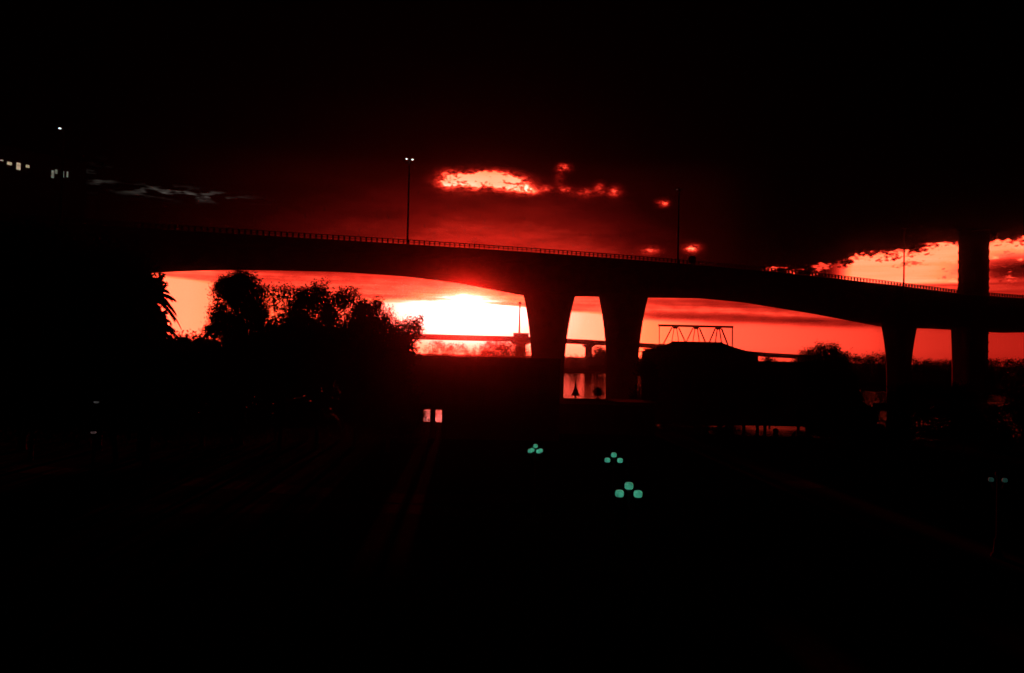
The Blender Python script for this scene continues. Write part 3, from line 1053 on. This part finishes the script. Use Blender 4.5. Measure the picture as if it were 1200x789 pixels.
shr = [(1000, 455, 18, 'shrub at the foot of the dome-shaped tree'), (1026, 475, 22, 'low shrub under the left one of the right-hand red glints'), (1064, 452, 26, 'shrub before the slim right-hand pier'),
       (1100, 452, 26, 'shrub between the two right-hand piers'), (1130, 452, 20, 'shrub before the wide right-hand pier'), (1164, 475, 20, 'low shrub under the red glint at the right edge'), (1200, 452, 22, 'shrub at the right edge of the view'), (1236, 452, 30, 'shrub cut by the right edge of the view')]
for i, (px, top, w_, lab) in enumerate(shr):
    ptree('shrub', 'dark ' + lab, 80 + (i % 2) * 2, px, [(px, top + 10, w_ * .75, 10), (px - 4, top + 27, w_, 17), (px + 4, top + 47, w_, 24)], 12000, .2, 70 + i, (leaf_b, leaf_c)[i % 2], cat='shrub', rad=.1, group='shrubs on the right bank')

# ------------------------------------------------------------------ far bank trees
far_under = [(512, 399, 16, 2900, 'far tree under the railway bridge at its left end in the red glare'), (536, 402, 20, 2700, 'far tree under the railway bridge below the white sun'), (556, 405, 14, 1300, 'far tree with light gaps right of the sun under the railway bridge'),
             (578, 397, 18, 6000, 'dense far tree under the railway bridge left of the cabin'), (598, 397, 14, 5000, 'dense far tree under the cabin on the railway bridge'), (615, 405, 7, 1200, 'thin far tree touching the left viaduct pier')]
for i, (px, top, w_, n, lab) in enumerate(far_under):
    ptree('far_tree', lab, 474 + i % 3 * 3, px, [(px, top + 8, w_ * .6, 7), (px - w_ * .5, top + 13, w_ * .45, 6), (px + w_ * .5, top + 12, w_ * .45, 7), (px, top + 20, w_, 5)], n, .62, 90 + i, leaf_c, rad=.5, group='trees on the far bank')
ptree('far_tree', 'dark far tree behind the railway bridge pier between the twin viaduct piers', 500, 700, [(702, 411, 6, 6), (697, 414, 6, 6), (708, 414, 7, 7), (702, 424, 14, 9)], 7000, .62, 98, leaf_a, rad=.5, group='trees on the far bank')
ptree('far_tree', 'rounded far tree hump between the two right-hand piers', 290, 1094, [(1094, 428, 10, 5), (1086, 431, 11, 5), (1103, 431, 9, 5), (1094, 440, 24, 9)], 6000, .42, 99, leaf_a, rad=.4, group='trees on the far bank')

rng = np.random.default_rng(4)
allV = []; cnt = 0


def wood(px0, px1, ytab, Yw, ybase):
    lobes = []
    px = px0
    while px < px1:
        Yq = Yw + rng.uniform(0, 14)
        top = float(np.interp(px, [a for a, b in ytab], [b for a, b in ytab])) + rng.uniform(-.7, 1.2)
        k = Yq / F
        c = at(px, top + 4.0, Yq)
        lobes.append((c.x, Yq, c.z, rng.uniform(4, 6.5) * k, 5 * k, 3.8 * k))
        y = top + 10
        while y < ybase + 3:
            c = at(px + rng.uniform(-3, 3), y, Yq - rng.uniform(0, 6))
            lobes.append((c.x, Yq, max(c.z, 1.5), 7 * k, 5 * k, 5.5 * k))
            y += 7
        px += rng.uniform(4, 6)
    return lobes


for (a, b, tab, Yw, yb, lf, dn, nm, lab) in [
        (380, 765, [(380, 404), (500, 416), (622, 419), (656, 416.6), (663, 417.4), (668, 417.6), (675, 415.6), (684, 416.8), (710, 414), (765, 419)], 480, 434, .62, 260, 'far_woodland', 'low dark woodland along the far bank'),
        (755, 945, [(755, 419), (800, 420), (900, 424.5), (945, 424)], 430, 436, .6, 200, 'far_woodland', 'dark woodland on the far bank behind the pavilion'),
        (935, 1260, [(935, 418), (995, 416.5), (1010, 415.4), (1037, 413.6), (1050, 415), (1070, 419), (1082, 422.6), (1112, 422), (1150, 421), (1200, 421), (1260, 422)], 284, 454, .42, 260, 'far_woodland', 'even dark woodland on the right far bank below the red sky')]:
    lobes = wood(a, b, tab, Yw, yb)
    o = link(nm, leaf_mesh(nm, lobes, int(len(lobes) * dn), lf, int(a), leaf_a), None)
    tag(o, lab, 'woodland', kind='stuff')


# ------------------------------------------------------------------ globe lamps in the garden
def globe_lamp(px, py_top, py_low, half_px, dia_px, label, m_top, m_low, arms, rz):
    hor = 416 + (px - 600) * .0227
    zt = 4.55
    d = (CAM_Z - zt) * F / (py_top - hor)
    q = at(px, py_top, d)
    k = d / F
    zt = q.z - BANK_Z
    zl = zt - (py_low - py_top) * k
    r = dia_px * k / 2
    t = thing('globe_lamp', label, 'street lamp', (q.x, q.y, BANK_Z), rz, 'green globe lamps in the garden')
    MB().lathe([(.26, 0), (.26, .12), (.17, .22), (.13, .7), (.16, .78), (.07, .86)], 14).build('base', dark_metal, t)
    MB().tube([(0, 0, .8), (0, 0, zl - .2), (0, 0, zt - r * 1.1)], [.065, .05, .04], 10).build('post', dark_metal, t)
    MB().lathe([(.05, zt - r * 1.35), (.10, zt - r * 1.15), (.09, zt - r * .9)], 12).build('socket', dark_metal, t)
    MB().acorn((0, 0, zt), r).build('globe', m_top, t, True)
    for a in range(arms):
        an = a * 2 * math.pi / arms
        c = Vector((math.cos(an), math.sin(an), 0)) * half_px * k
        MB().tube([(0, 0, zl - .38), c * .6 + Vector((0, 0, zl - .42)), c + Vector((0, 0, zl - r * .8))], .028, 6).build('arm', dark_metal, t)
        MB().acorn((c.x, c.y, zl), r).build('globe', m_low, t, True)
    return t


globe_lamp(737, 569.5, 578.7, 10.8, 10.2, 'nearest lamp with three glowing green globes, lowest in the view', globe_lit, globe_lit, 2, 0.0)
globe_lamp(719.3, 533.2, 539.5, 7.4, 6.6, 'lamp with three green globes just above and left of the nearest one', globe_lit, globe_lit, 2, 0.0)
globe_lamp(627.5, 522.8, 528.3, 7.2, 5.4, 'leftmost green lamp with a cluster of five small globes', globe_lit, globe_lit, 4, .5)
globe_lamp(1169.5, 555.5, 562.5, 7.4, 6.0, 'faint green globe lamp near the right edge', lens_off, globe_dim, 2, -.15)

# dim path lights at left
for px, py, Y, lab in ((113, 471.5, 50, 'very faint small lamp among the dark trees at left'), (109.5, 507, 46, 'dim pinkish low light under the trees at left')):
    q = at(px, py, Y)
    t = thing('path_light', lab, 'lamp', (q.x, Y, BANK_Z), 0, 'dim lights at left')
    h = q.z - BANK_Z
    MB().tube([(0, 0, 0), (0, 0, h - .06)], .04, 8).build('post', dark_metal, t)
    hd = MB().lathe([(.16, h + .065), (.14, h + .10), (.02, h + .14)], 12).build('hood', dark_metal, t)
    MB().lathe([(.10, h - .06), (.15, h - .03), (.15, h + .06)], 12).build('lens', path_light if py > 500 else lamp_faint, t)

# ------------------------------------------------------------------ haze volume added to spread a red glow round the sun
hz = bpy.data.materials.new('glow_haze')
hz.use_nodes = True
nt = hz.node_tree
nt.nodes.clear()
pv = nt.nodes.new('ShaderNodeVolumePrincipled')
pv.inputs['Color'].default_value = (.9, .9, .9, 1)
pv.inputs['Density'].default_value = .00008
pv.inputs['Anisotropy'].default_value = .994
om = nt.nodes.new('ShaderNodeOutputMaterial')
nt.links.new(pv.outputs[0], om.inputs['Volume'])
hzo = MB().box(-650, 700, -40, 1050, -3.2, 66).build('haze', hz)
tag(hzo, 'thin added haze that spreads the red glow round the sun', kind='stuff')
